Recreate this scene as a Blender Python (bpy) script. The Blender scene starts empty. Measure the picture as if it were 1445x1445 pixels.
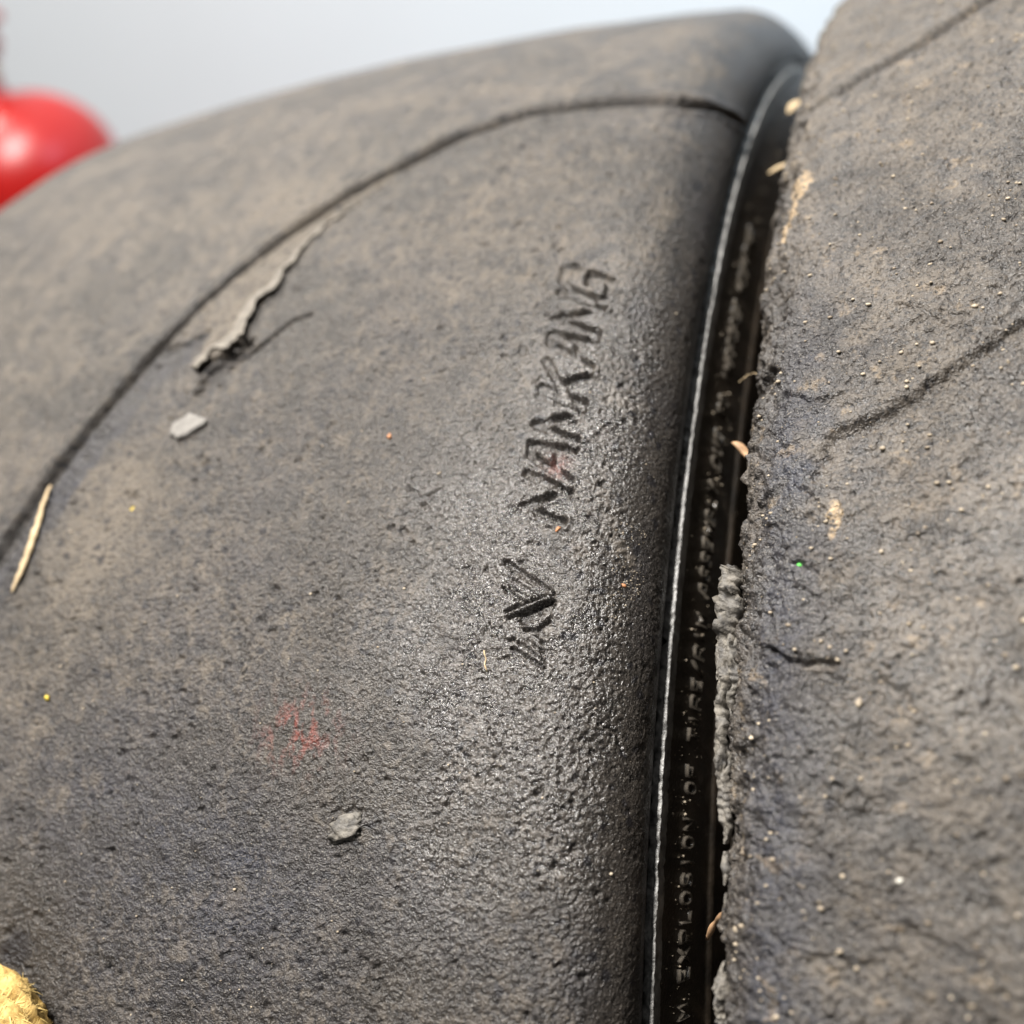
import bpy, bmesh, math, random
import numpy as np
from mathutils import Matrix, Vector

# ------------------------------------------------------------------ frame
# Tyre frame: millimetres, X = common axle, origin on the axle, theta = 0 on top.
# World: metres, floor at z = 0; the tyre frame is spun by PHI about the axle.
PHI = math.radians(22.0)
RT = 310.0
CP, SP = math.cos(PHI), math.sin(PHI)

def to_world(P):
    P = np.atleast_2d(np.asarray(P, float))
    x, y, z = P[:, 0], P[:, 1], P[:, 2]
    return np.stack([x * .001, (y * CP - z * SP) * .001, (y * SP + z * CP + RT) * .001], 1)

sc = bpy.context.scene
col = sc.collection

# ------------------------------------------------------------------ camera
CAM = np.array([51.33, -104.10, 452.57])
ER = (0.5459, 0.3702, 0.1879)
FPX, WPX = 1540.9, 1445.0
def euler_mat(rx, ry, rz):
    return np.array((Matrix.Rotation(rz, 3, 'Z') @ Matrix.Rotation(ry, 3, 'Y') @ Matrix.Rotation(rx, 3, 'X')))
RM = euler_mat(*ER)
cd = bpy.data.cameras.new('camera')
cam = bpy.data.objects.new('camera', cd)
col.objects.link(cam)
m3 = Matrix.Rotation(PHI, 3, 'X') @ Matrix(RM.tolist())
cam.matrix_world = Matrix.Translation(Vector(to_world(CAM)[0])) @ m3.to_4x4()
cd.sensor_width = 36.0
cd.lens = 36.0 * FPX / WPX
cd.clip_start = 0.01
cd.clip_end = 50.0
cd.dof.use_dof = True
cd.dof.focus_distance = 0.176
cd.dof.aperture_fstop = 8.5
cd.dof.aperture_blades = 0
sc.camera = cam

# ------------------------------------------------------------------ world, lamps, exposure
w = bpy.data.worlds.new('World')
sc.world = w
w.use_nodes = True
bg = w.node_tree.nodes['Background']
bg.inputs[0].default_value = (0.95, 0.97, 1.0, 1)
bg.inputs[1].default_value = 0.09

def area_lamp(name, loc, target, sx, sy, power, color):
    l = bpy.data.lights.new(name, 'AREA')
    l.shape = 'RECTANGLE'; l.size = sx; l.size_y = sy; l.energy = power; l.color = color
    o = bpy.data.objects.new(name, l); col.objects.link(o)
    d = Vector(target) - Vector(loc)
    o.location = loc
    o.rotation_euler = d.to_track_quat('-Z', 'Y').to_euler()
    return o
TOP = (0.0, -0.12, 0.60)
area_lamp('side_lamp', (-1.20, 0.70, 2.10), TOP, 0.16, 0.16, 22, (1.0, 0.95, 0.88))
strip_light = area_lamp('added_overhead_strip', (-0.20, -0.14, 2.0), TOP, 0.09, 0.7, 74, (1.0, 0.97, 0.93))
strip_light.rotation_euler = (0, 0, 0)                      # unseen strip light, added overhead for the sheen on tread and rib
wl = area_lamp('added_wall_light', (0.55, 0.42, 1.25), (0.0, 0.9, 0.45), 0.3, 0.3, 4.4, (0.46, 0.75, 1.0))  # unseen light added behind the tyres to make the backdrop brighter and bluer
wl.data.spread = math.radians(110)

vs = sc.view_settings
vs.view_transform = 'Standard'; vs.look = 'None'; vs.exposure = -0.02; vs.gamma = 1.0
vs.use_curve_mapping = False

# ------------------------------------------------------------------ helpers
def link(name, me, mat=None, parent=None, world_off=None):
    o = bpy.data.objects.new(name, me)
    col.objects.link(o)
    if mat: me.materials.append(mat)
    if parent: o.parent = parent
    return o

def tag(o, label=None, cat=None, group=None, kind=None):
    if label: o['label'] = label
    if cat: o['category'] = cat
    if group: o['group'] = group
    if kind: o['kind'] = kind
    return o

def empty(name, loc):
    o = bpy.data.objects.new(name, None); col.objects.link(o)
    o.location = loc; o.empty_display_size = .05
    return o

def mesh_np(name, V, F, smooth=True):
    """V (n,3) world metres, F (m,4) or (m,3) ints."""
    me = bpy.data.meshes.new(name)
    V = np.ascontiguousarray(V, np.float32); F = np.ascontiguousarray(F, np.int32)
    k = F.shape[1]
    me.vertices.add(len(V)); me.vertices.foreach_set('co', V.ravel())
    me.loops.add(F.size); me.loops.foreach_set('vertex_index', F.ravel())
    me.polygons.add(len(F)); me.polygons.foreach_set('loop_start', np.arange(0, F.size, k, dtype=np.int32))
    me.polygons.foreach_set('use_smooth', np.full(len(F), smooth))
    me.update(calc_edges=True)
    return me

def grid_faces(nr, nc, wrap_r=False, wrap_c=False):
    i = np.arange(nr if wrap_r else nr - 1); j = np.arange(nc if wrap_c else nc - 1)
    I, J = np.meshgrid(i, j, indexing='ij')
    I2 = (I + 1) % nr; J2 = (J + 1) % nc
    return np.stack([I * nc + J, I * nc + J2, I2 * nc + J2, I2 * nc + J], -1).reshape(-1, 4)

def sstep(a, b, x):
    t = np.clip((x - a) / (b - a), 0, 1)
    return t * t * (3 - 2 * t)

def _hash(ix, iy, seed):
    h = (ix.astype(np.int64) * 374761393 + iy.astype(np.int64) * 668265263 + seed * 2147483647 + 1013904223) & 0xFFFFFFFF
    h = ((h ^ (h >> 13)) * 1274126177) & 0xFFFFFFFF
    h = ((h ^ (h >> 16)) * 2246822519) & 0xFFFFFFFF
    return (h ^ (h >> 15)) & 0xFFFFFFFF

_g = np.random.default_rng(12345)
PERM = _g.permutation(2048).astype(np.int32)
_a = _g.uniform(0, 2 * math.pi, 2048)
GX, GY = np.cos(_a).astype(np.float32), np.sin(_a).astype(np.float32)
def gnoise(x, y, seed=0):
    x = np.asarray(x, np.float32); y = np.asarray(y, np.float32)
    x, y = np.broadcast_arrays(x, y)
    x0 = np.floor(x); y0 = np.floor(y); fx = x - x0; fy = y - y0
    ix = x0.astype(np.int32) + seed * 57; iy = y0.astype(np.int32) + seed * 131
    u = fx * fx * fx * (fx * (fx * 6 - 15) + 10); v = fy * fy * fy * (fy * (fy * 6 - 15) + 10)
    p0 = PERM[iy & 2047]; p1 = PERM[(iy + 1) & 2047]
    a = PERM[(ix + p0) & 2047]; b = PERM[(ix + 1 + p0) & 2047]
    c = PERM[(ix + p1) & 2047]; d = PERM[(ix + 1 + p1) & 2047]
    n00 = GX[a] * fx + GY[a] * fy; n10 = GX[b] * (fx - 1) + GY[b] * fy
    n01 = GX[c] * fx + GY[c] * (fy - 1); n11 = GX[d] * (fx - 1) + GY[d] * (fy - 1)
    n0 = n00 + (n10 - n00) * u
    return (n0 + (n01 + (n11 - n01) * u - n0) * v) * 1.5

def fbm(x, y, wl, octv, seed=0, gain=.5):
    s = 0; a = 1
    for k in range(octv):
        s = s + a * gnoise(x / wl + 17.3 * k, y / wl - 9.1 * k, seed + k)
        wl = wl * .5; a *= gain
    return s

def spots(x, y, cell, prob, r0, r1, seed):
    """random round spots: 1 at a centre falling to 0 at its rim"""
    out = np.zeros_like(x)
    cx = np.floor(x / cell).astype(np.int64); cy = np.floor(y / cell).astype(np.int64)
    for dx in (-1, 0, 1):
        for dy in (-1, 0, 1):
            a = cx + dx; b = cy + dy
            h1 = _hash(a, b, seed) / 4294967296.0; h2 = _hash(a, b, seed + 1) / 4294967296.0
            h3 = _hash(a, b, seed + 2) / 4294967296.0; h4 = _hash(a, b, seed + 3) / 4294967296.0
            d = np.hypot(x - (a + h1) * cell, y - (b + h2) * cell)
            r = r0 + (r1 - r0) * h4 * h4
            out = np.maximum(out, np.where(h3 < prob, np.clip(1 - d / r, 0, 1), 0))
    return out

def polydist(x, y, pts):
    """distance to a polyline and the 0..1 position along it"""
    pts = np.asarray(pts, float)
    n = len(pts) - 1
    if x.size > 20000:                       # only the neighbourhood needs the exact value
        lo = pts.min(0) - 13; hi = pts.max(0) + 13
        m = (x > lo[0]) & (x < hi[0]) & (y > lo[1]) & (y < hi[1])
        best = np.full(x.shape, 99.0); par = np.zeros(x.shape)
        if m.any(): best[m], par[m] = polydist_all(x[m], y[m], pts, n)
        return best, par
    return polydist_all(x, y, pts, n)
def polydist_all(x, y, pts, n):
    best = np.full(x.shape, 1e9); par = np.zeros(x.shape)
    for i in range(n):
        a = pts[i]; b = pts[i + 1]; d = b - a; L = d @ d + 1e-12
        t = np.clip(((x - a[0]) * d[0] + (y - a[1]) * d[1]) / L, 0, 1)
        q = np.hypot(x - a[0] - t * d[0], y - a[1] - t * d[1])
        m = q < best
        best = np.where(m, q, best); par = np.where(m, (i + t) / n, par)
    return best, par

def inside(x, y, poly):
    poly = np.asarray(poly, float); r = np.zeros(x.shape, bool); j = len(poly) - 1
    for i in range(len(poly)):
        xi, yi = poly[i]; xj, yj = poly[j]
        c = ((yi > y) != (yj > y)) & (x < (xj - xi) * (y - yi) / (yj - yi + 1e-12) + xi)
        r ^= c; j = i
    return r

# ------------------------------------------------------------------ tyre section
class Section:
    """tread + shoulders of a tyre; s = arc length across the tread from its middle (mm)"""
    def __init__(self, x0, R, hw, crown, sr):
        self.x0, self.R, self.hw = x0, R, hw
        slope = lambda x: 2 * crown * x / hw ** 2
        xs = hw - sr * .92
        a0 = math.atan(slope(xs)); cx = xs - sr * math.sin(a0)
        xs += hw - (cx + sr); a0 = math.atan(slope(xs)); cx = xs - sr * math.sin(a0)
        rs = R - crown * (xs / hw) ** 2; cr_ = rs - sr * math.cos(a0)
        X = np.linspace(0, xs, 300); Rr = R - crown * (X / hw) ** 2
        a = np.linspace(a0, math.pi / 2, 120)[1:]
        X = np.concatenate([X, cx + sr * np.sin(a)]); Rr = np.concatenate([Rr, cr_ + sr * np.cos(a)])
        S = np.concatenate([[0], np.cumsum(np.hypot(np.diff(X), np.diff(Rr)))])
        nx = np.gradient(Rr, S) * -1; nr = np.gradient(X, S)
        L = np.hypot(nx, nr); nx /= L; nr /= L
        self.S = np.concatenate([-S[:0:-1], S]); self.X = np.concatenate([-X[:0:-1], X])
        self.Rr = np.concatenate([Rr[:0:-1], Rr])
        self.nx = np.concatenate([-nx[:0:-1], nx]); self.nr = np.concatenate([nr[:0:-1], nr])
        self.smax = S[-1]; self.rend = Rr[-1]
    def point(self, s, t, h=0.0):
        s = np.asarray(s, float); th = np.asarray(t, float) / RT
        x = np.interp(s, self.S, self.X) + np.interp(s, self.S, self.nx) * h + self.x0
        r = np.interp(s, self.S, self.Rr) + np.interp(s, self.S, self.nr) * h
        return np.stack([x, r * np.sin(th), r * np.cos(th)], -1)
    def frame(self, s, t):
        """world-space position, across axis, along axis and normal"""
        P = to_world(self.point([s], [t]))[0]
        a = to_world(self.point([s + .5], [t]))[0] - to_world(self.point([s - .5], [t]))[0]
        b = to_world(self.point([s], [t + .5]))[0] - to_world(self.point([s], [t - .5]))[0]
        a = Vector(a).normalized(); b = Vector(b).normalized()
        return Vector(P), a, b, a.cross(b).normalized()
    def at(self, u, v):
        """surface coordinates (s, t) of a point measured in the photograph"""
        d = RM @ np.array([(u - WPX / 2) / FPX, -(v - WPX / 2) / FPX, -1.0]); d /= np.linalg.norm(d)
        k = np.linspace(60, 420, 1500); P = CAM + d * k[:, None]
        def f(P):
            xx = P[..., 0] - self.x0
            rp = np.interp(np.abs(xx), self.X[len(self.X) // 2:], self.Rr[len(self.X) // 2:], right=-1)
            return np.hypot(P[..., 1], P[..., 2]) - rp
        g = f(P); i = np.argmax(g < 0)
        if not (g < 0).any(): i = int(np.argmin(g))
        lo, hi = k[max(i - 1, 0)], k[i]
        for _ in range(25):
            mid = .5 * (lo + hi)
            if f(CAM + d * mid) < 0: hi = mid
            else: lo = mid
        P = CAM + d * hi
        return (float(np.interp(P[0] - self.x0, self.X, self.S)), float(math.atan2(P[1], P[2]) * RT))
    def path(self, pts): return [self.at(*p) for p in pts]

HW = 118.7
SL = Section(-HW, RT, HW, 6.8, 17.0)
SR = Section(13.9 + HW, RT, HW, 6.8, 15.0)

# ------------------------------------------------------------------ materials
def new_mat(name):
    m = bpy.data.materials.new(name); m.use_nodes = True
    nt = m.node_tree; b = nt.nodes['Principled BSDF']
    return m, nt, b
def N(nt, t, **kw):
    n = nt.nodes.new(t)
    for k, v in kw.items(): setattr(n, k, v)
    return n
def noise(nt, co, scale, detail=3, rough=.55, dist=0.0):
    n = N(nt, 'ShaderNodeTexNoise'); n.inputs['Scale'].default_value = scale
    n.inputs['Detail'].default_value = detail; n.inputs['Roughness'].default_value = rough
    n.inputs['Distortion'].default_value = dist
    nt.links.new(co, n.inputs['Vector']); return n.outputs['Fac']
def ramp(nt, fac, stops):
    r = N(nt, 'ShaderNodeValToRGB'); e = r.color_ramp.elements
    while len(e) < len(stops): e.new(.5)
    for q, (p, c) in zip(e, stops):
        q.position = p; q.color = (c, c, c, 1) if isinstance(c, (int, float)) else (*c, 1)
    nt.links.new(fac, r.inputs[0]); return r.outputs[0]
def mix(nt, fac, a, b, mode='MIX'):
    n = N(nt, 'ShaderNodeMix', data_type='RGBA', blend_type=mode)
    for s, v in ((n.inputs[0], fac), (n.inputs[6], a), (n.inputs[7], b)):
        if hasattr(v, 'is_linked'): nt.links.new(v, s)
        elif isinstance(v, tuple): s.default_value = (*v, 1)
        else: s.default_value = v
    return n.outputs[2]
def math_n(nt, op, a, b=0.0, clamp=False):
    n = N(nt, 'ShaderNodeMath', operation=op, use_clamp=clamp)
    for s, v in ((n.inputs[0], a), (n.inputs[1], b)):
        if hasattr(v, 'is_linked'): nt.links.new(v, s)
        else: s.default_value = v
    return n.outputs[0]

def rubber_material(name, rough=(.22, .46), fine=1.0, smear=(.30, .05, .03), smear_max=.6):
    m, nt, b = new_mat(name)
    co = N(nt, 'ShaderNodeTexCoord').outputs['Object']
    at = N(nt, 'ShaderNodeAttribute', attribute_name='dirt')
    sep = N(nt, 'ShaderNodeSeparateColor'); nt.links.new(at.outputs['Color'], sep.inputs[0])
    dust, blue, red = sep.outputs[0], sep.outputs[1], sep.outputs[2]
    n_big = noise(nt, co, 60, 4, .6)
    n_mid = noise(nt, co, 330, 4, .62)
    n_fine = noise(nt, co, 1300, 2, .6, .4)
    n_vf = noise(nt, co, 2800, 2, .6)
    base = mix(nt, ramp(nt, n_mid, [(.3, 0.0), (.7, 1.0)]), (.021, .0178, .0152), (.056, .047, .039))
    base = mix(nt, math_n(nt, 'MULTIPLY', blue, ramp(nt, n_mid, [(.35, .25), (.62, 1.0)])), base, (.020, .023, .036))
    # dry dust lodged in patches and fine speckles
    dm = math_n(nt, 'ADD', dust, math_n(nt, 'MULTIPLY', math_n(nt, 'SUBTRACT', n_mid, .5), .9))
    dm = math_n(nt, 'ADD', dm, math_n(nt, 'MULTIPLY', math_n(nt, 'SUBTRACT', n_fine, .5), .9))
    dm = math_n(nt, 'ADD', dm, math_n(nt, 'MULTIPLY', math_n(nt, 'SUBTRACT', n_big, .5), .5))
    dmk = ramp(nt, dm, [(.25, 0.0), (1.0, .9)])
    dcol = mix(nt, n_big, (.116, .093, .068), (.130, .109, .086))
    c = mix(nt, dmk, base, dcol)
    c = mix(nt, math_n(nt, 'MULTIPLY', red, ramp(nt, n_fine, [(.32, 0.0), (.6, smear_max)])), c, smear)
    # pale rubber flecks
    c = mix(nt, ramp(nt, n_fine, [(.34, .8), (.45, 0.0)]), c, (.010, .009, .009))
    c = mix(nt, ramp(nt, n_vf, [(.57, 0.0), (.69, .6)]), c, (.22, .20, .175))
    c = mix(nt, math_n(nt, 'MULTIPLY', at.outputs['Alpha'], .85), c, (.011, .010, .012))
    nt.links.new(c, b.inputs['Base Color'])
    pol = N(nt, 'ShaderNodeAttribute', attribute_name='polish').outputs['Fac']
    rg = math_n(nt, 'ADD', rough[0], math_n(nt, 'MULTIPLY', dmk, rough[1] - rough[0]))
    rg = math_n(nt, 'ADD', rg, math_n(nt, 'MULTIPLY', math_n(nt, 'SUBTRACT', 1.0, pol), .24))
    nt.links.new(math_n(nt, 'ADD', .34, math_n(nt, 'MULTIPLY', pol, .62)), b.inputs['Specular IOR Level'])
    rg = math_n(nt, 'ADD', rg, math_n(nt, 'MULTIPLY', math_n(nt, 'SUBTRACT', n_mid, .5), .22))
    nt.links.new(rg, b.inputs['Roughness'])
    h = math_n(nt, 'ADD', math_n(nt, 'MULTIPLY', n_fine, .55), math_n(nt, 'MULTIPLY', n_vf, .42))
    bp = N(nt, 'ShaderNodeBump'); bp.inputs['Strength'].default_value = .9 * fine
    bp.inputs['Distance'].default_value = .0009
    nt.links.new(h, bp.inputs['Height']); nt.links.new(bp.outputs[0], b.inputs['Normal'])
    return m

def simple_mat(name, colr, rough=.6, var=.3, scale=900, bump=.0, bscale=1500, spec=.5, col2=None, sss=0):
    m, nt, b = new_mat(name)
    co = N(nt, 'ShaderNodeTexCoord').outputs['Object']
    n = noise(nt, co, scale, 4, .6)
    a = tuple(x * (1 - var) for x in colr); z = col2 or tuple(min(1, x * (1 + var)) for x in colr)
    nt.links.new(mix(nt, ramp(nt, n, [(.3, 0.0), (.7, 1.0)]), a, z), b.inputs['Base Color'])
    b.inputs['Roughness'].default_value = rough; b.inputs['Specular IOR Level'].default_value = spec
    if bump:
        bp = N(nt, 'ShaderNodeBump'); bp.inputs['Strength'].default_value = bump; bp.inputs['Distance'].default_value = .0003
        nt.links.new(noise(nt, co, bscale, 3, .6), bp.inputs['Height']); nt.links.new(bp.outputs[0], b.inputs['Normal'])
    return m

M_TREAD = rubber_material('worn_tread_rubber')
M_TREAD2 = rubber_material('chipped_tread_rubber', (.28, .50), 1.0, (.40, .29, .17), 1.0)
M_WALL = simple_mat('black_sidewall_rubber', (.012, .010, .008), .30, .4, 160, .6, 1600, .55, col2=(.030, .022, .015))
M_RIB = simple_mat('dusty_rib_painted_sheen', (.17, .163, .152), .33, .75, 420, 1.0, 1800, .6, col2=(.36, .35, .33))  # dust, plus the rib's broken reflected highlight put into the pale colour
M_LETTER = simple_mat('shiny_letter_rubber', (.07, .06, .048), .2, .5, 900, .2, 1500, .6)
M_FLAP = simple_mat('torn_rubber', (.15, .132, .108), .62, .35, 500, .9, 1400, .4)
M_SHRED = simple_mat('rubber_shreds', (.105, .10, .098), .6, .5, 420, 1.0, 1500, .4, col2=(.19, .17, .14))
M_CRUMB = simple_mat('grey_crumb', (.19, .178, .162), .75, .2, 700, .7, 1500, .3)
M_STRAW = simple_mat('dry_straw', (.46, .35, .21), .7, .3, 500, .3, 1500, .3)
M_LEAF = simple_mat('dry_leaf', (.36, .22, .12), .6, .4, 400, .3, 900, .4)
M_SAND = simple_mat('sand', (.26, .20, .14), .6, .5, 160, 0, 1500, .4, col2=(.50, .42, .31))
M_WHITE = simple_mat('white_grain', (.68, .65, .57), .5, .15, 400)
M_ORANGE = simple_mat('rust_grain', (.42, .19, .085), .6, .3, 400)
M_GREEN = simple_mat('green_chip', (.12, .55, .10), .5, .2, 400)
M_YCHIP = simple_mat('yellow_chip', (.62, .46, .06), .5, .25, 400)
M_FOAM = simple_mat('yellow_foam', (.42, .25, .06), .9, .5, 420, 1.0, 900, .1, col2=(.66, .46, .18))
M_FIBRE = simple_mat('yellow_fibre', (.66, .47, .17), .8, .25, 200, 0, 900, .2)
M_BACK = simple_mat('white_wall_paint', (.60, .63, .66), .7, .02, 3, .0)
M_FLOOR = simple_mat('pale_concrete', (.42, .41, .39), .7, .12, 8, .0)

# ------------------------------------------------------------------ setting
def box(bm, x0, x1, y0, y1, z0, z1):
    v = [bm.verts.new((x, y, z)) for x in (x0, x1) for y in (y0, y1) for z in (z0, z1)]
    for f in ((0, 1, 3, 2), (4, 6, 7, 5), (0, 4, 5, 1), (2, 3, 7, 6), (0, 2, 6, 4), (1, 5, 7, 3)):
        bm.faces.new([v[i] for i in f])
def bm_obj(name, bm, mat, parent=None, smooth=False):
    bmesh.ops.recalc_face_normals(bm, faces=bm.faces)
    me = bpy.data.meshes.new(name); bm.to_mesh(me); bm.free()
    if smooth:
        for p in me.polygons: p.use_smooth = True
    return link(name, me, mat, parent)
bm = bmesh.new(); box(bm, -2.5, 2.5, -1.5, .899, -.1, 0)
tag(bm_obj('floor', bm, M_FLOOR), kind='structure')
bm = bmesh.new(); box(bm, -2.5, 2.5, .90, 1.0, -.1, 2.6)
tag(bm_obj('wall', bm, M_BACK), kind='structure')

# ------------------------------------------------------------------ grids along / across the tyre
def graded(knots):
    """knots: list of (value, spacing); spacing varies linearly between knots"""
    out = [knots[0][0]]
    for (a, da), (b, db) in zip(knots[:-1], knots[1:]):
        x = a
        seg = []
        while x < b:
            seg.append(x); x += da + (db - da) * (x - a) / (b - a)
        seg = np.array(seg + [x]); seg = a + (seg - a) * (b - a) / (seg[-1] - a)
        out += list(seg[1:])
    return np.array(out)
CIRC = 2 * math.pi * RT
T_GRID = graded([(-135, .27), (20, .25), (90, .42), (215, .9), (300, 14), (CIRC - 220, 14), (CIRC - 140, .6)])[:-1]

def active(T):
    T = np.where(T > CIRC - 220, T - CIRC, T)
    return sstep(-170, -140, T) * (1 - sstep(225, 260, T)), T

def build_tread(name, sec, s_grid, height, dirt, mat, parent, base):
    S, T = np.meshgrid(s_grid, T_GRID, indexing='xy')     # rows = t
    act, Tc = active(T)
    H = height(S, Tc) * act
    P = sec.point(S, T, H).reshape(-1, 3)
    V = to_world(P) - np.array(base)
    F = grid_faces(len(T_GRID), len(s_grid), wrap_r=True)
    me = mesh_np(name, V, F)
    D = dirt(S, Tc, H)
    A = me.color_attributes.new('dirt', 'FLOAT_COLOR', 'POINT')
    A.data.foreach_set('color', np.ascontiguousarray(D.reshape(-1, 4), np.float32).ravel())
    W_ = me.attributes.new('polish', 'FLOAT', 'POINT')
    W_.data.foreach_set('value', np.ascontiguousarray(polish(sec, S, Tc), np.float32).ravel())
    return link(name, me, mat, parent)

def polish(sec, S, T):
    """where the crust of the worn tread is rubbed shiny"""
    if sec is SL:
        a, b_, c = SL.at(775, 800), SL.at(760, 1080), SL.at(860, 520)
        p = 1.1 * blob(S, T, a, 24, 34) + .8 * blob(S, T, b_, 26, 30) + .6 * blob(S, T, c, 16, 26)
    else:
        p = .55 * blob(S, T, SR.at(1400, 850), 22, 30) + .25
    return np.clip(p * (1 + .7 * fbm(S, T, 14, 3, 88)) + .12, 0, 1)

# ------------------------------------------------------------------ stroke lettering
def arc(cx, cy, rx, ry, a0, a1, n=8):
    return [(cx + rx * math.cos(math.radians(a0 + (a1 - a0) * i / n)), cy + ry * math.sin(math.radians(a0 + (a1 - a0) * i / n))) for i in range(n + 1)]
GLYPH = {
 'A': [[(0, 0), (.32, 1), (.68, 1), (1, 0)], [(.12, .36), (.88, .36)]],
 'B': [[(0, 0), (0, 1), (.6, 1), (.85, .88), (.85, .65), (.6, .53), (0, .53)], [(.6, .53), (.95, .4), (.95, .13), (.6, 0), (0, 0)]],
 'C': [arc(.5, .5, .5, .5, 50, 310, 12)],
 'D': [[(0, 0), (0, 1), (.55, 1), (.9, .8), (1, .5), (.9, .2), (.55, 0), (0, 0)]],
 'E': [[(.9, 1), (0, 1), (0, 0), (.9, 0)], [(0, .52), (.75, .52)]],
 'F': [[(.9, 1), (0, 1), (0, 0)], [(0, .52), (.75, .52)]],
 'G': [[(.98, .78), (.8, 1), (.2, 1), (0, .8), (0, .2), (.2, 0), (.95, 0), (.95, .46), (.5, .46)]],
 'I': [[(.5, 0), (.5, 1)]],
 'J': [[(.8, 1), (.8, .25), (.6, 0), (.25, 0), (.05, .25)]],
 'K': [[(0, 0), (0, 1)], [(.95, 1), (0, .42)], [(.32, .6), (1, 0)]],
 'L': [[(0, 1), (0, 0), (.9, 0)]],
 'M': [[(0, 0), (0, 1), (.5, .35), (1, 1), (1, 0)]],
 'N': [[(0, 0), (0, 1), (1, 0), (1, 1)]],
 'O': [arc(.5, .5, .5, .5, 0, 360, 14)],
 'P': [[(0, 0), (0, 1), (.65, 1), (.95, .85), (.95, .6), (.65, .45), (0, .45)]],
 'R': [[(0, 0), (0, 1), (.65, 1), (.95, .85), (.95, .62), (.65, .48), (0, .48)], [(.5, .48), (1, 0)]],
 'S': [[(.95, .85), (.7, 1), (.3, 1), (.05, .8), (.2, .58), (.8, .42), (.95, .2), (.7, 0), (.3, 0), (.03, .15)]],
 'T': [[(.5, 0), (.5, 1)], [(0, 1), (1, 1)]],
 'U': [[(0, 1), (0, .25), (.25, 0), (.75, 0), (1, .25), (1, 1)]],
 'V': [[(0, 1), (.5, 0), (1, 1)]],
 'X': [[(0, 0), (1, 1)], [(0, 1), (1, 0)]],
 'Y': [[(0, 1), (.5, .5), (1, 1)], [(.5, .5), (.5, 0)]],
 '/': [[(0, -.1), (1, 1.1)]],
 ':': [[(.5, .1), (.5, .2)], [(.5, .7), (.5, .8)]],
}

# ------------------------------------------------------------------ left tyre: tread relief
GROOVE = SL.path([(-60, 870), (0, 785), (60, 693), (130, 603), (200, 522), (300, 421), (400, 337), (500, 272), (575, 231), (650, 191), (750, 160), (860, 145), (960, 146), (1020, 160), (1050, 182)])
RAGGED_PX = [(578, 236), (545, 262), (500, 290), (462, 318), (440, 336), (420, 366), (398, 388), (388, 412), (368, 428), (352, 455), (346, 480), (322, 502), (285, 520)]
RAGGED = SL.path(RAGGED_PX)
LEDGE = RAGGED + SL.path([(300, 470), (240, 500), (300, 424), (400, 340), (500, 275), (575, 234)])
SIPE = SL.path([(278, 556), (300, 538), (340, 510), (380, 480), (416, 452), (440, 446)])
CAVITY = SL.path([(288, 538), (318, 512), (340, 497), (352, 484)])
TEXT_Q = [SL.at(793, 744), SL.at(864, 388), SL.at(737, 722), SL.at(801, 366)]   # base start, base end, cap start, cap end
def quad_map(a, b):
    q = [np.array(p) for p in TEXT_Q]
    return (q[0] * (1 - a) + q[1] * a) * (1 - b) + (q[2] * (1 - a) + q[3] * a) * b
LETTER_STROKES = []
for i, ch in enumerate('NANKANG'):
    for st in GLYPH[ch]:
        LETTER_STROKES.append([quad_map((i + .10 + .76 * x) / 7, y) for x, y in st])
def lg(x, y): return (630 + x / 7.225, 760 + y / 7.225)
LOGO = [  # polyline in the enlarged crop, half width mm, depth mm
 ([(610, 250), (760, 350), (900, 440), (1085, 555)], .42, .55),
 ([(660, 340), (840, 450), (1000, 575)], .22, .30), ([(640, 410), (800, 500), (950, 600)], .22, .35),
 ([(590, 455), (740, 560), (880, 625)], .22, .30),
 ([(590, 510), (700, 590), (800, 650)], .36, .60),
 ([(600, 745), (800, 655), (1000, 590), (1085, 560)], .30, .55),
 ([(620, 815), (800, 745), (960, 670), (1085, 620)], .32, .6),
 ([(790, 820), (900, 770), (1060, 690)], .85, .75),
 ([(800, 930), (920, 935), (1040, 850), (1080, 760)], .30, .55),
 ([(670, 1120), (800, 1210), (985, 1310)], .38, .6),
 ([(730, 1060), (860, 1150), (985, 1260)], .24, .4), ([(820, 1030), (920, 1110), (985, 1180)], .24, .4),
 ([(960, 1050), (980, 1180), (990, 1310)], .30, .45), ([(900, 1000), (970, 1060)], .24, .4),
 ([(560, 900), (600, 1050), (680, 1020)], .22, .4),
 ([(440, 870), (380, 980), (290, 1110)], .16, .4), ([(1100, 540), (1110, 660), (1070, 800)], .16, .3),
]
LOGO = [(SL.path([lg(*p) for p in pts]), hw_, d_) for pts, hw_, d_ in LOGO]
CRACKS_L = [SL.path(p) for p in ([(470, 1150), (500, 1140), (520, 1155)], [(575, 690), (600, 705), (622, 690)], [(640, 1120), (625, 1150), (600, 1158)], [(800, 640), (835, 625), (860, 600)],
             [(690, 1030), (705, 1060), (700, 1090)], [(845, 1020), (870, 1035), (880, 1060)], [(330, 860), (355, 900), (352, 950)])]
CLUMPS_L = [(SL.at(488, 1172), 2.2, .15), (SL.at(505, 1160), 1.6, .4), (SL.at(530, 270), 2.0, .3), (SL.at(282, 1190), 1.5, .35), (SL.at(235, 1200), 1.6, .35), (SL.at(455, 1300), 1.3, .3)]

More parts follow.
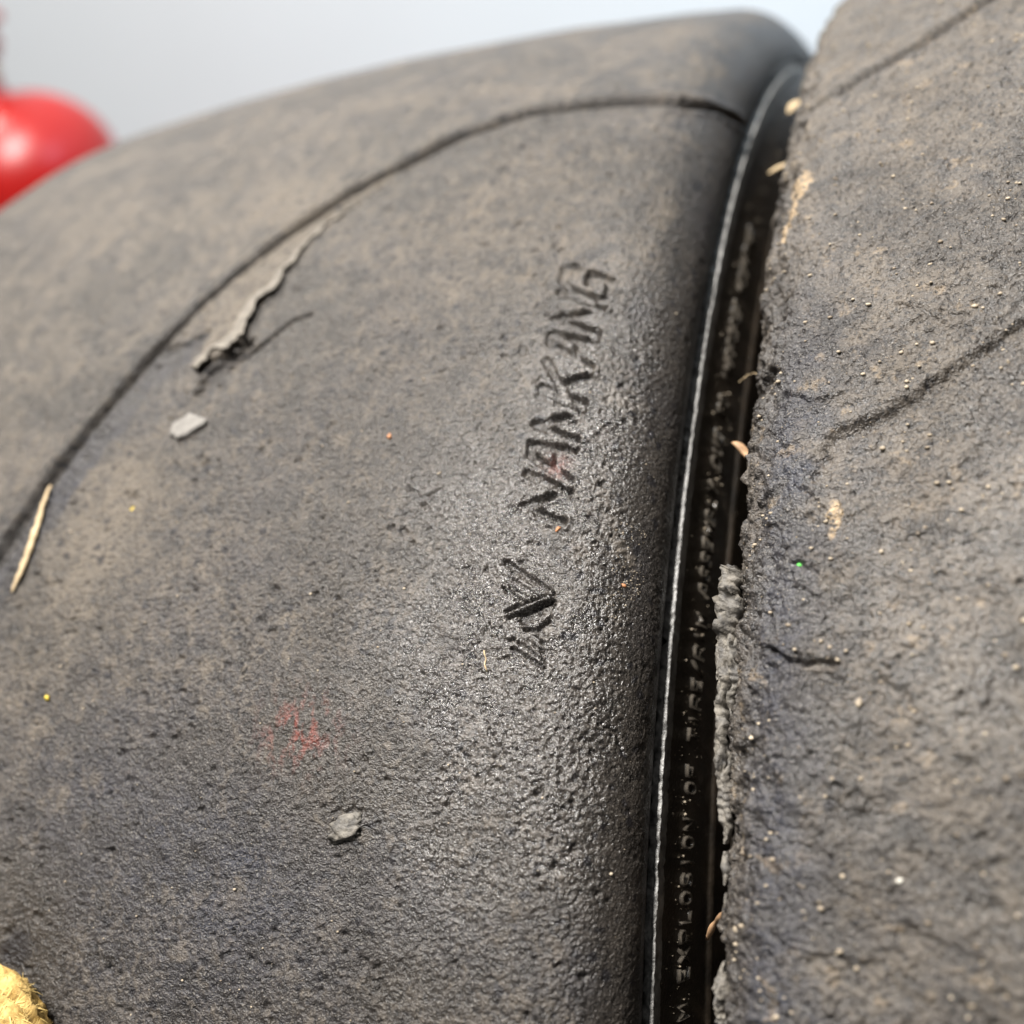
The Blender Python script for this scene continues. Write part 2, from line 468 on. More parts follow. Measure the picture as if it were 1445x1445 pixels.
def height_left(S, T):
    ws = S + .55 * gnoise(S / 1.7, T / 1.7, 51) + .25 * gnoise(S / .8, T / .8, 53)
    wt = T + .55 * gnoise(S / 1.7, T / 1.7, 52) + .25 * gnoise(S / .8, T / .8, 54)
    gd, gp = polydist(S + .25 * gnoise(S / 3, T / 3, 5), T + .25 * gnoise(S / 3, T / 3, 6), GROOVE)
    # beyond the groove the tread is smoother
    outer = inside(S, T, GROOVE + [(GROOVE[-1][0], 330), (-SL.smax - 5, 330), (-SL.smax - 5, GROOVE[0][1])])
    rough = np.where(outer, .45, 1.0) * (1 - .7 * sstep(SL.smax - 16, SL.smax - 8, S))
    h = .30 * fbm(S, T, 34, 2, 1) + .10 * fbm(S, T, 9, 2, 4) * rough
    # scabby worn skin: broken ridges elongated across the direction of travel
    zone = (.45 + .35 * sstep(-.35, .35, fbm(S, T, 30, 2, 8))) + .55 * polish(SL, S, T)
    zone = zone * (1 - .6 * blob(S, T, SL.at(742, 868), 8, 10)) * (1 - .45 * np.exp(-(polydist(S, T, [quad_map(.02, .5), quad_map(.98, .5)])[0] / 5) ** 2))
    r1 = 1 - np.abs(gnoise(ws / 1.9, wt / 1.35, 11)) * 2
    r2 = 1 - np.abs(gnoise(ws / 1.15 + 5, wt / .85, 12)) * 2
    h += rough * zone * (.12 * r1 + .19 * r2 + .17 * (1 - 2 * np.abs(gnoise(ws / .74, wt / .64, 14))) + .14 * gnoise(S / .75, T / .75, 13))
    scab = sstep(.18, .30, fbm(ws, wt, 3.6, 2, 15))
    h += rough * .09 * scab
    pit = spots(ws + .3 * gnoise(S / .6, T / .6, 57), wt + .3 * gnoise(S / .6, T / .6, 58), 3.0, .40, .3, 1.3, 21) * sstep(-.3, .2, fbm(S, T, 17, 2, 59))
    h -= rough * .65 * sstep(.05, .6, pit)
    h += rough * .30 * sstep(.1, .8, spots(ws, wt, 4.1, .20, .4, .9, 31))
    # moulded groove with a soft lip
    wd = 1.9 + .6 * sstep(.33, .45, gp) + .5 * sstep(.5, .8, gp) + .5 * (1 - sstep(.05, .2, gp))
    wd = wd * (1 - .5 * sstep(.82, .93, gp))
    h -= (2.6 + .6 * sstep(.5, .8, gp)) * (1 - .6 * sstep(.84, .95, gp)) * (1 - sstep(wd * .55, wd * 1.15, gd))
    h += .45 * np.exp(-((gd - wd * 1.6) / .9) ** 2) * (1 + .6 * gnoise(S / 5, T / 5, 65))
    # smeared rubber film hanging over the groove edge, ragged on its free side
    wS = S + .9 * gnoise(S / 2.6, T / 2.6, 61) + .35 * gnoise(S / .9, T / .9, 62)
    wT = T + .9 * gnoise(S / 2.6, T / 2.6, 63) + .35 * gnoise(S / .9, T / .9, 64)
    ins = inside(wS, wT, LEDGE)
    rd, rp = polydist(wS, wT, RAGGED)
    led = np.where(ins, sstep(0, .45, rd), 0)
    h += (.25 + .75 * sstep(.1, .6, rp)) * led * (gd > wd * 1.1)
    h -= .35 * np.where(ins, 0, 1 - sstep(0, .8, rd)) * sstep(.15, .4, rp)
    cdist, _ = polydist(ws, wt, CAVITY); h -= 1.8 * (1 - sstep(.7, 1.7, cdist))
    sd, sp = polydist(S, T, SIPE); h -= (1.7 - .8 * sp) * (1 - sstep(.35, 1.2 - .4 * sp, sd))
    h += .15 * np.exp(-((sd - 1.6) / .7) ** 2) * (1 - sp)
    # stamped name, half worn away on its upper side
    near = (np.abs(S - TEXT_Q[0][0]) < 40) & (np.abs(T - .5 * (TEXT_Q[0][1] + TEXT_Q[1][1])) < 60)
    if near.any():
        s_, t_ = ws[near] * .14 + S[near] * .86, wt[near] * .14 + T[near] * .86
        d = np.full(s_.shape, 1e9)
        for st in LETTER_STROKES: d = np.minimum(d, polydist(s_, t_, st)[0])
        base_d, _ = polydist(s_, t_, [TEXT_Q[0], TEXT_Q[1]])
        cap_d, _ = polydist(s_, t_, [TEXT_Q[2], TEXT_Q[3]])
        f = np.clip(cap_d / (cap_d + base_d), 0, 1)
        keep = .5 + .5 * sstep(.05, .45, f + .35 * gnoise(s_ / 4, t_ / 4, 71))
        hh = h[near]
        flat = 1 - sstep(.5, 1.6, d)
        hh = hh - 1.5 * keep * (1 - sstep(.48, .98, d)) + .34 * keep * np.exp(-((d - 1.3) / .3) ** 2) * (1 + gnoise(s_ / 1.5, t_ / 1.5, 73))
        # the panel the letters sit in is slightly sunk
        pd, _ = polydist(s_, t_, [quad_map(.02, .45), quad_map(.98, .45)])
        hh -= .22 * (1 - sstep(3.0, 5.0, pd + .8 * gnoise(s_ / 3, t_ / 3, 72)))
        for pts, hw_, d_ in LOGO:
            q, _ = polydist(s_, t_, pts)
            hh = hh - 1.9 * d_ * (1 - sstep(hw_ * .7, hw_ * 1.4, q)) + .10 * np.exp(-((q - hw_ * 1.9) / .2) ** 2)
        h[near] = hh
    for p in CRACKS_L:
        q, _ = polydist(ws, wt, p); h -= .35 * (1 - sstep(.1, .45, q)); h += .15 * np.exp(-((q - .8) / .4) ** 2)
    for (c_, r_, a_) in CLUMPS_L:
        q = np.hypot(ws - c_[0], wt - c_[1]); h += a_ * np.clip(1 - (q / r_) ** 2, 0, 1) * (1 + .6 * gnoise(S / .7, T / .7, 81))
    # tidy ends
    return h * (1 - sstep(SL.smax - 2.5, SL.smax - .5, np.abs(S)))

def blob(S, T, p, rs, rt): return np.exp(-(((S - p[0]) / rs) ** 2 + ((T - p[1]) / rt) ** 2))

def dirt_left(S, T, H):
    gd, gp = polydist(S, T, GROOVE)
    outer = inside(S, T, GROOVE + [(GROOVE[-1][0], 330), (-SL.smax - 5, 330), (-SL.smax - 5, GROOVE[0][1])])
    n = fbm(S, T, 26, 3, 91); n2 = fbm(S, T, 7, 3, 95)
    dust = .25 + .26 * n + .18 * n2 + .05 * blob(S, T, SL.at(330, 880), 38, 40)
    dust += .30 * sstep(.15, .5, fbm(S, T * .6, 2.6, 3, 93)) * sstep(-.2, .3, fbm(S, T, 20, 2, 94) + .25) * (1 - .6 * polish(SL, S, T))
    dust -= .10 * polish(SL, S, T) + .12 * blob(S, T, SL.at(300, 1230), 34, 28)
    dust += np.where(outer, .22 + .16 * fbm(S, T, 30, 2, 97) + .22 * fbm(S * 2.2, T, 16, 2, 98), 0) * sstep(.5, 9, gd)
    P = SL.at
    dust += .60 * blob(S, T, P(190, 690), 14, 10) + .50 * blob(S, T, P(120, 800), 12, 12) + .25 * blob(S, T, P(60, 950), 14, 20)
    dust += .30 * blob(S, T, P(700, 300), 30, 30) + .35 * blob(S, T, P(440, 300), 16, 20)
    dust += .45 * blob(S, T, P(890, 800), 2.5, 6) + .35 * blob(S, T, P(940, 300), 4, 12) + .25 * blob(S, T, P(985, 240), 4, 10)
    ld, lp = polydist(S, T, RAGGED); led = inside(S, T, LEDGE)
    dust += np.where(led, .75, 0)
    band = (~outer) & (gd < 9 + 3 * n2)
    low = 1 - sstep(-20, 70, T)
    dust -= np.where(band, .5 * low, 0)
    sh = sstep(SL.smax - 17 + 3 * n2, SL.smax - 9 + 3 * n2, S)
    dust -= .5 * sh
    blue = .12 + .4 * n + .55 * blob(S, T, P(300, 1230), 34, 28) + .25 * blob(S, T, P(120, 1080), 20, 20) + np.where(band, .45 * low, 0) - .3 * blob(S, T, P(760, 800), 35, 60)
    blue += .5 * blob(S, T, P(900, 445), 3, 5)
    red = .75 * blob(S, T, P(425, 1032), 6, 5) * sstep(-.1, .35, fbm(S * 2.5, T, 4, 3, 99)) + .5 * blob(S, T, P(785, 655), 2.0, 2.0)
    ws = S + .5 * gnoise(S / 1.3, T / 1.3, 55); wt = T + .5 * gnoise(S / 1.3, T / 1.3, 56)
    tar = sstep(.15, .5, spots(ws, wt, 3.2, .5, .3, 1.2, 401)) * sstep(-.3, .3, n + .3)
    tar = np.maximum(tar, np.where(band, low, 0) * sstep(.1, .35, spots(ws, wt, 7, .5, .8, 3.2, 411) + .25 * n2))
    tar = np.maximum(tar, sh * sstep(.1, .4, spots(ws, wt, 3.5, .35, .4, 1.5, 421)))
    tar = np.maximum(tar, .9 * sstep(.3, .7, blob(S, T, P(22, 1335), 3, 5) + .4 * n2))
    D = np.stack([np.clip(dust, 0, 1), np.clip(blue, 0, 1), np.clip(red, 0, 1), np.clip(tar, 0, 1)], -1)
    return D

# ------------------------------------------------------------------ right tyre: tread relief
GROOVE_R = SR.path([(1600, 370), (1445, 458), (1390, 495), (1330, 535), (1275, 575), (1225, 600), (1185, 615), (1168, 642), (1160, 668)])
CREASE_R = SR.path([(1445, -25), (1380, 12), (1300, 65), (1230, 105), (1180, 135), (1145, 160)])
CRACK_R = [SR.path(p) for p in ([(1085, 912), (1105, 928), (1130, 936), (1178, 938)], [(1150, 648), (1166, 656), (1172, 640)], [(1240, 965), (1270, 975), (1290, 1000)],
           [(1120, 795), (1135, 803), (1150, 806)], [(1125, 690), (1140, 700), (1160, 720)], [(1055, 1185), (1070, 1165), (1090, 1180)], [(1330, 440), (1350, 450), (1370, 445)], [(1105, 560), (1150, 570), (1190, 560)],
           [(1180, 1110), (1200, 1130), (1215, 1120)], [(1265, 430), (1300, 440), (1330, 460)], [(1090, 1320), (1110, 1340), (1105, 1370)])]
MUD_R = [(SR.at(1132, 262), 3.2, 5.0), (SR.at(1120, 300), 1.8, 4.0), (SR.at(1112, 330), 1.5, 4.0), (SR.at(1178, 735), 1.3, 3.5)]

def height_right(S, T):
    ws = S + .8 * gnoise(S / 2.3, T / 2.3, 151) + .3 * gnoise(S / .9, T / .9, 153)
    wt = T + .8 * gnoise(S / 2.3, T / 2.3, 152) + .3 * gnoise(S / .9, T / .9, 154)
    h = .38 * fbm(S, T, 28, 2, 101) + .09 * fbm(S, T, 7, 2, 104)
    r1 = 1 - np.abs(gnoise(ws / 2.1, wt / 1.3, 111)) * 2
    r2 = 1 - np.abs(gnoise(ws / 1.2 + 5, wt / .8, 112)) * 2
    h += .06 * r1 + .15 * r2 + .16 * (1 - 2 * np.abs(gnoise(ws / .74, wt / .64, 114))) + .12 * gnoise(S / .75, T / .75, 113)
    h += .24 * sstep(.12, .19, fbm(ws, wt, 4.6, 3, 115)) + .16 * sstep(.16, .23, fbm(ws, wt, 2.4, 2, 117)) - .25 * sstep(.30, .38, fbm(ws, wt, 6.5, 3, 118))
    h -= .45 * sstep(.05, .6, spots(ws, wt, 3.4, .25, .35, 1.0, 121))
    h += .40 * sstep(.05, .7, spots(ws, wt, 3.0, .25, .35, .9, 131))
    gd, gp = polydist(S + .3 * gnoise(S / 2, T / 2, 5), T + .3 * gnoise(S / 2, T / 2, 6), GROOVE_R)
    side = T - np.interp(S, [p[0] for p in GROOVE_R[::-1]], [p[1] for p in GROOVE_R[::-1]])
    wd = 1.7 + 1.0 * np.exp(-((gp - .82) / .14) ** 2)
    h -= (1.5 - .7 * sstep(.8, 1, gp)) * (1 - sstep(wd * .2, wd * 1.1, gd + np.where(side < 0, -.35, .35)))
    cd_, cp_ = polydist(S, T, CREASE_R)
    h -= 1.7 * (1 - sstep(.6, 2.4, cd_)); h += .4 * np.exp(-((cd_ - 3) / 1.5) ** 2)
    for k, p in enumerate(CRACK_R):
        q, _ = polydist(ws, wt, p)
        a = .9 if k == 0 else .5
        h -= a * (1 - sstep(.12, .6, q))
        h += a * .5 * np.exp(-((q - 1.1) / .8) ** 2)
    ch = SR.at(1128, 915); h += .7 * np.clip(1 - (((ws - ch[0]) / 4.0) ** 2 + ((wt - ch[1] - .5) / 1.8) ** 2), 0, 1)
    for (c_, rs, rt) in MUD_R:
        h += .22 * sstep(0, .5, 1 - np.hypot((wS_(ws, c_[0])) / rs, (wt - c_[1]) / rt))
    # the shoulder towards the gap is chewed and ragged
    edge = 1 - sstep(-SR.smax + 9, -SR.smax + 20, S)
    h += edge * (.95 * fbm(S, T, 9, 3, 141, .6) + .55 * sstep(.05, .15, fbm(ws, wt, 3.6, 2, 143)) - .8 * sstep(.25, .4, fbm(S, T, 11, 2, 145)) - .4)
    return h * (1 - sstep(SR.smax - 2.5, SR.smax - .5, np.abs(S)))
def wS_(a, b): return a - b

def dirt_right(S, T, H):
    n = fbm(S, T, 22, 3, 191); n2 = fbm(S, T, 6, 3, 195)
    P = SR.at
    dust = .38 + .28 * n + .26 * n2 + .24 * sstep(10, 90, T)
    ws = S + .8 * gnoise(S / 2.3, T / 2.3, 151); wt = T + .8 * gnoise(S / 2.3, T / 2.3, 152)
    mud = np.zeros_like(S)
    for (c_, rs, rt) in MUD_R:
        mud = np.maximum(mud, sstep(0, .35, 1 - np.hypot((ws - c_[0]) / rs, (wt - c_[1]) / rt)))
    e = -SR.smax
    edge = np.exp(-((S - (e + 17) + 3 * n2) / 6) ** 2) * (1 - sstep(-10, 40, T))
    dust -= .45 * edge
    dust += .2 * blob(S, T, P(1400, 900), 20, 40)
    blue = .08 + .3 * n + .7 * edge + .9 * np.exp(-(polydist(S, T, CREASE_R)[0] / 1.6) ** 2)
    red = np.clip(mud + .25 * sstep(.45, .7, fbm(S, T, 4, 3, 197)) * sstep(-.1, .2, n), 0, 1)
    tar = sstep(.15, .5, spots(ws, wt, 4.6, .2, .3, .9, 431)) * .9
    return np.stack([np.clip(dust, 0, 1), np.clip(blue, 0, 1), red, tar], -1)

# ------------------------------------------------------------------ sidewall: section offset from the shoulder plane (mm outboard, mm radius)
WALL = [(-1.2, 289.0), (-1.25, 287.3), (-1.2, 285.8), (-.9, 284.2), (.2, 283.4), (1.0, 282.2), (1.5, 280.0), (2.2, 277.4), (2.9, 274.7), (3.6, 271.5), (4.2, 268.6), (4.7, 266.6),
        (5.2, 266.2), (5.6, 265.4), (5.5, 264.6), (5.3, 264.0), (5.7, 261), (6.6, 255), (7.2, 247), (7.0, 238), (5.4, 229), (1.5, 221), (-5, 214), (-12, 210), (-18, 208), (-22, 210), (-24, 214)]
WX = np.array([p[0] for p in WALL]); WR = np.array([p[1] for p in WALL])

def build_wall(sec, side, parent, base):
    t = graded([(-140, .8), (120, .8), (220, 2), (300, 16), (CIRC - 220, 16), (CIRC - 140, 1.5)])[:-1]
    k = np.concatenate([np.linspace(0, len(WALL) - 1, 90)])
    x = np.interp(k, np.arange(len(WALL)), WX); r = np.interp(k, np.arange(len(WALL)), WR)
    X, T = np.meshgrid(x, t); Rr, _ = np.meshgrid(r, t)
    act, Tc = active(T)
    jig = .07 * fbm(Rr, Tc, 3, 2, 201) * act
    th = T / RT
    P = np.stack([sec.x0 + side * (sec.hw + X + jig), Rr * np.sin(th), Rr * np.cos(th)], -1).reshape(-1, 3)
    F = grid_faces(len(t), len(x), wrap_r=True)
    if side < 0: F = F[:, ::-1]
    return link('sidewall', mesh_np('sidewall', to_world(P) - np.array(base), F), M_WALL, parent)

def rib_theta_at(u, v):
    # position along the rib of a mark measured in the photograph
    best = None
    for th in np.linspace(-25, 40, 1300):
        t = math.radians(th); P = np.array([.3, 285 * math.sin(t), 285 * math.cos(t)])
        q = (P - CAM) @ RM; py = WPX / 2 - FPX * q[1] / -q[2]
        if best is None or abs(py - v) < best[0]: best = (abs(py - v), t * RT)
    return best[1]

def build_rib(sec, side, parent, base, detailed):
    t = graded([(-140, .3), (80, .35), (220, 1.2), (300, 16), (CIRC - 220, 16), (CIRC - 140, 1.5)])[:-1]
    sect = [(-.70, 283.9), (-.72, 285.05), (-.71, 285.32), (-.66, 285.40), (-.58, 285.42), (-.3, 285.44), (.12, 285.43), (.24, 285.41), (.32, 285.33), (.40, 285.41), (.50, 285.42), (.95, 285.41), (1.04, 285.39), (1.10, 285.32), (1.12, 285.0), (1.15, 283.6), (1.15, 281.6)]
    x = np.array([p[0] for p in sect]); r = np.array([p[1] for p in sect])
    X, T = np.meshgrid(x, t); Rr, _ = np.meshgrid(r, t)
    act, Tc = active(T)
    if detailed:
        top = sstep(284.7, 285.2, Rr)
        Rr = Rr + act * top * (.15 * gnoise(X / .5, Tc / .5, 211) + .12 * gnoise(X / 1.5, Tc / 1.2, 212) - .35 * sstep(.25, .4, fbm(X, Tc, 3.0, 2, 215)))
        wob = .12 * gnoise(Tc / 5, X * 0, 213) + .10 * gnoise(Tc / 1.1, X * 0, 214)
        X = X + act * wob
        left = 1 - sstep(-.6, .3, X)
        for v_, dep, wid in ((905, 1.0, .9), (470, .8, .8), (437, .5, 1.6), (775, .35, .5), (250, .5, 1.4), (1130, .2, .5)):
            tt = rib_theta_at(0, v_)
            X = X + left * dep * np.clip(1 - np.abs(Tc - tt) / wid, 0, 1)
        tt = rib_theta_at(0, 458); X = X - left * .55 * np.clip(1 - np.abs(Tc - tt) / .8, 0, 1)
    th = T / RT
    P = np.stack([sec.x0 + side * (sec.hw + X), Rr * np.sin(th), Rr * np.cos(th)], -1).reshape(-1, 3)
    F = grid_faces(len(t), len(x), wrap_r=True)
    if side < 0: F = F[:, ::-1]
    return link('rib', mesh_np('rib', to_world(P) - np.array(base), F), M_RIB, parent)

def tyre_inner(sec, parent, base):
    """inner liner so the tyre is a closed carcass"""
    prof = [(-HW + 22, 214), (-HW + 10, 240), (-HW + 10, 270), (-HW + 20, 294), (0, 300), (HW - 20, 294), (HW - 10, 270), (HW - 10, 240), (HW - 22, 214)]
    t = np.linspace(0, CIRC, 97)[:-1]
    X, T = np.meshgrid([p[0] for p in prof], t); Rr, _ = np.meshgrid([p[1] for p in prof], t); th = T / RT
    P = np.stack([sec.x0 + X, Rr * np.sin(th), Rr * np.cos(th)], -1).reshape(-1, 3)
    return link('inner_liner', mesh_np('inner_liner', to_world(P) - np.array(base), grid_faces(len(t), len(prof), wrap_r=True)[:, ::-1]), M_WALL, parent)

# letters raised on the sidewall ------------------------------------------------
def raised_letter(ch, sec, t0, wid, r0, r1, parent, base):
    V = []; F = []
    def pt(lx, ly, h):
        rr = r0 + (r1 - r0) * ly; t = (t0 + wid * lx) / RT
        x = np.interp(-rr, -WR[2:20], WX[2:20]) + h
        return (sec.x0 + sec.hw + x, rr * math.sin(t), rr * math.cos(t))
    asp = wid / (r1 - r0); hwid = .13
    for st in GLYPH[ch]:
        n0 = len(V); st = np.array(st)
        for i, p in enumerate(st):
            d = st[min(i + 1, len(st) - 1)] - st[max(i - 1, 0)]
            d = np.array([d[0] * asp, d[1]]); d /= np.linalg.norm(d) + 1e-9
            nrm = np.array([-d[1] / asp, d[0]])
            e = np.array([d[0] / asp, d[1]]) * (.08 if i == len(st) - 1 else -.08 if i == 0 else 0)
            for o, hh in ((-1.0, -.15), (-.75, .42), (0, .58), (.75, .42), (1.0, -.15)):
                q = p + e + nrm * hwid * o; V.append(pt(q[0], q[1], hh))
        for i in range(len(st) - 1):
            for j in range(4):
                a = n0 + i * 5 + j; F.append((a, a + 1, a + 6, a + 5))
        F.append((n0, n0 + 1, n0 + 2, n0 + 4)); F.append((n0 + 2, n0 + 3, n0 + 4, n0 + 4 - 4))
        e = n0 + 5 * (len(st) - 1); F.append((e + 4, e + 3, e + 2, e)); F.append((e, e + 1, e + 2, e + 2)) if False else None
    me = bpy.data.meshes.new('letter'); me.from_pydata([tuple(v) for v in (to_world(V) - np.array(base))], [], [f for f in F if f and len(set(f)) == 4])
    for p in me.polygons: p.use_smooth = True
    bmx = bmesh.new(); bmx.from_mesh(me); bmesh.ops.recalc_face_normals(bmx, faces=bmx.faces); bmx.to_mesh(me); bmx.free()
    return link('letter', me, M_LETTER, parent)

# ------------------------------------------------------------------ build both tyres
baseL = (SL.x0 * .001, 0.0, 0.0); baseR = (SR.x0 * .001, 0.0, 0.0)
tyreL = empty('tyre', baseL)
tag(tyreL, 'worn dusty black tyre with a stamped name and emblem on its tread', 'tyre', 'tyres standing side by side')
tyreR = empty('tyre', baseR)
tag(tyreR, 'worn tyre with chipped gritty tread and a bluish stained edge', 'tyre', 'tyres standing side by side')

sL = graded([(-SL.smax, 1.2), (-60, .75), (20, .42), (60, .26), (SL.smax, .26)])
sR = graded([(-SR.smax, .26), (-60, .28), (-20, .7), (40, 4.0), (SR.smax, 4.0)])
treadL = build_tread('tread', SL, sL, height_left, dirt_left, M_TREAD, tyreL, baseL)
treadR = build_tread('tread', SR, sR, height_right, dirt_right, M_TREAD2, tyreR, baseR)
wallL = build_wall(SL, 1, tyreL, baseL); wallL2 = build_wall(SL, -1, tyreL, baseL)
wallR = build_wall(SR, -1, tyreR, baseR); wallR2 = build_wall(SR, 1, tyreR, baseR)
build_rib(SL, 1, wallL, baseL, True); build_rib(SL, -1, wallL2, baseL, False)
build_rib(SR, 1, wallR2, baseR, False)
tyre_inner(SL, tyreL, baseL); tyre_inner(SR, tyreR, baseR)

WARN = 'SULT FROM EXPLOSION OF TIRE/RIM ASSEMBLY DUE TO IMPROPER MOUNTING'
ADV = .01085 * RT
t_cur = -.311 * RT - ADV * (WARN.index('EXPLOSION') + .4)
for ch in WARN:
    if ch != ' ':
        wd_ = {'I': .5, '/': .6}.get(ch, .62) * ADV
        raised_letter(ch, SL, t_cur, wd_, 273.2, 276.3, wallL, baseL)
    t_cur += ADV

# ------------------------------------------------------------------ loose and stuck bits
rng = random.Random(7)
def hL(s, t): return float(height_left(np.array([[s]]), np.array([[t]]))[0, 0])
def hR(s, t): return float(height_right(np.array([[s]]), np.array([[t]]))[0, 0])

def ico(sub=1):
    bmx = bmesh.new(); bmesh.ops.create_icosphere(bmx, subdivisions=sub, radius=1)
    V = np.array([v.co[:] for v in bmx.verts]); F = np.array([[v.index for v in f.verts] for f in bmx.faces]); bmx.free()
    return V, F
ICO1, ICO2, ICO3, ICO4 = ico(1), ico(2), ico(3), ico(4)

def n3(V, k, seed):
    return gnoise(V[:, 0] * k + 3.1 * V[:, 2], V[:, 1] * k - 2.3 * V[:, 2], seed) + gnoise(V[:, 2] * k + 1.7 * V[:, 0], V[:, 0] * k + 2.9 * V[:, 1], seed + 1)

def lump(name, sec, hf, p, r, rot, seed, mat, ico_=ICO2, amp=.3, parent=None, base=(0, 0, 0), sink=.3, facet=False):
    """irregular crumb lying on the tread; p = (s, t), r = radii mm (across, along, up)"""
    V, F = ico_
    V = V * (1 + amp * n3(V, 1.3, seed) + .4 * amp * n3(V, 3.1, seed + 5))[:, None]
    V = V * np.array(r); c, s_ = math.cos(rot), math.sin(rot)
    V = V @ np.array([[c, s_, 0], [-s_, c, 0], [0, 0, 1]])
    P, a, b, n = sec.frame(*p)
    M = np.array([a[:], b[:], n[:]])
    up = hf(*p) + r[2] * (1 - sink)
    org = np.array(P) + np.array(n) * up * .001
    W_ = V @ M * .001
    if parent is None:
        o = link(name, mesh_np(name, W_, F, not facet), mat); o.location = org; return o
    return link(name, mesh_np(name, W_ + org - np.array(base), F, not facet), mat, parent)

def tube(name, pts, rad, mat, parent=None, base=(0, 0, 0), sides=8, flat=1.0, up=None):
    """tapered tube through world points (metres); rad in mm per point"""
    pts = np.array(pts, float); V = []
    for i, p in enumerate(pts):
        d = pts[min(i + 1, len(pts) - 1)] - pts[max(i - 1, 0)]; d /= np.linalg.norm(d) + 1e-12
        u = np.array(up if up is not None else (0, 0, 1.0)); u = u - d * (u @ d); u /= np.linalg.norm(u) + 1e-12
        w_ = np.cross(d, u)
        for k in range(sides):
            a = 2 * math.pi * k / sides
            V.append(p + (w_ * math.cos(a) + u * math.sin(a) * flat) * rad[i] * .001)
    n = len(pts); F = grid_faces(n, sides, wrap_c=True).tolist()
    V = np.array(V)
    org = V.mean(0) if parent is None else np.array(base)
    me = bpy.data.meshes.new(name)
    me.from_pydata([tuple(v) for v in V - org], [], [tuple(f) for f in F] + [tuple(range(sides))[::-1], tuple(range((n - 1) * sides, n * sides))])
    for p in me.polygons: p.use_smooth = True
    o = link(name, me, mat, parent)
    if parent is None: o.location = org
    return o

def surf_pts(sec, hf, path, lift, n):
    path = np.array(path); k = np.linspace(0, len(path) - 1, n)
    s = np.interp(k, np.arange(len(path)), path[:, 0]); t = np.interp(k, np.arange(len(path)), path[:, 1])
    out = []
    for i in range(n):
        l = lift[i] if hasattr(lift, '__len__') else lift
        out.append(to_world(sec.point([s[i]], [t[i]], hf(s[i], t[i]) + l))[0])
    return np.array(out)

# grey crumb below the torn film
V, F = ICO3
slab = V.copy(); slab[:, 2] = np.clip(slab[:, 2] * 2.6, -1, 1) + .12 * gnoise(V[:, 0] * 3, V[:, 1] * 3, 8)
ang = np.arctan2(V[:, 1], V[:, 0]); slab[:, :2] *= (1 + .05 * np.cos(3 * ang + .6) + .09 * np.cos(4 * ang + 1) + .05 * np.cos(7 * ang + 2) + .03 * np.cos(13 * ang))[:, None]
o = lump('rubber_crumb', SL, hL, SL.at(266, 604), (3.9, 2.6, .5), .35, 3, M_CRUMB, (slab, F), .10, sink=.0)
tag(o, 'flat pale grey rubber crumb lying alone below the torn film on the tread', 'rubber crumb')

o = lump('rubber_crumb', SL, hL, SL.at(488, 1170), (2.8, 1.7, .6), .5, 23, M_SHRED, ICO4, .42, sink=.8)
tag(o, 'lumpy grey rubber crumb stuck low on the left tyre, below the faint red smear', 'rubber crumb')
# torn free edge of the smeared film
fl = SL.path([(568, 246), (530, 272), (492, 298), (455, 326), (434, 348), (424, 366), (404, 388), (392, 412), (370, 430), (356, 455), (348, 478), (326, 498), (300, 512), (284, 528)])
def film_flap():
    path = np.array(fl); n = 120; k = np.linspace(0, len(path) - 1, n)
    s = np.interp(k, np.arange(len(path)), path[:, 0]); t = np.interp(k, np.arange(len(path)), path[:, 1])
    d = np.stack([np.gradient(s), np.gradient(t)], 1); d /= np.linalg.norm(d, axis=1)[:, None]
    nrm = np.stack([-d[:, 1], d[:, 0]], 1)
    g = np.array(SL.at(240, 480)) - path[9]
    if (nrm[80] @ g) < 0: nrm = -nrm                   # towards the groove
    m = 9; top = []; bot = []
    for i in range(n):
        f = i / (n - 1)
        wdt = .9 + 5.2 * max(0, f - .15) ** .8 * (1 - max(0, f - .8) * 2.2)
        rag = .9 * float(gnoise(np.array([f * 27.0]), np.array([.3]), 301)[0]) + .5 * float(gnoise(np.array([f * 63.0]), np.array([.7]), 302)[0])
        if .86 < f < .93: rag += 2.2 * (1 - abs(f - .895) / .035)      # a split in the edge
        for j in range(m):
            q = j / (m - 1)                             # 0 free edge .. 1 rooted
            off = wdt * q + (1 - q) * rag
            ss = s[i] + nrm[i, 0] * off; tt = t[i] + nrm[i, 1] * off
            lift = (.10 + .80 * f * f) * (1 - q) ** 1.3 + .18 * (1 - q)
            z = .35 + .80 * float(sstep(.1, .6, np.array(f))) + lift + .12 * float(gnoise(np.array([ss * .9]), np.array([tt * .9]), 303)[0])
            z = z * (1 - sstep(.8, 1, np.array(q))) + (.2 + .6 * f) * sstep(.8, 1, np.array(q))
            top.append(SL.point([ss], [tt], float(z))[0]); bot.append(SL.point([ss], [tt], float(z) - .55)[0])
    V = np.concatenate([np.array(top), np.array(bot)]); nt_ = len(top)
    F = grid_faces(n, m); Fb = grid_faces(n, m)[:, ::-1] + nt_
    side = []
    ring = [i * m for i in range(n)] + [(n - 1) * m + j for j in range(1, m)] + [i * m + m - 1 for i in range(n - 2, -1, -1)] + [j for j in range(m - 2, 0, -1)]
    for a, b in zip(ring, ring[1:] + ring[:1]): side.append((a, b, b + nt_, a + nt_))
    o = link('torn_flap', mesh_np('torn_flap', to_world(V) - np.array(baseL), np.concatenate([F, Fb, np.array(side)])), M_FLAP, tyreL)
    o['label'] = 'pale ragged rubber film curling up beside the groove'
film_flap()

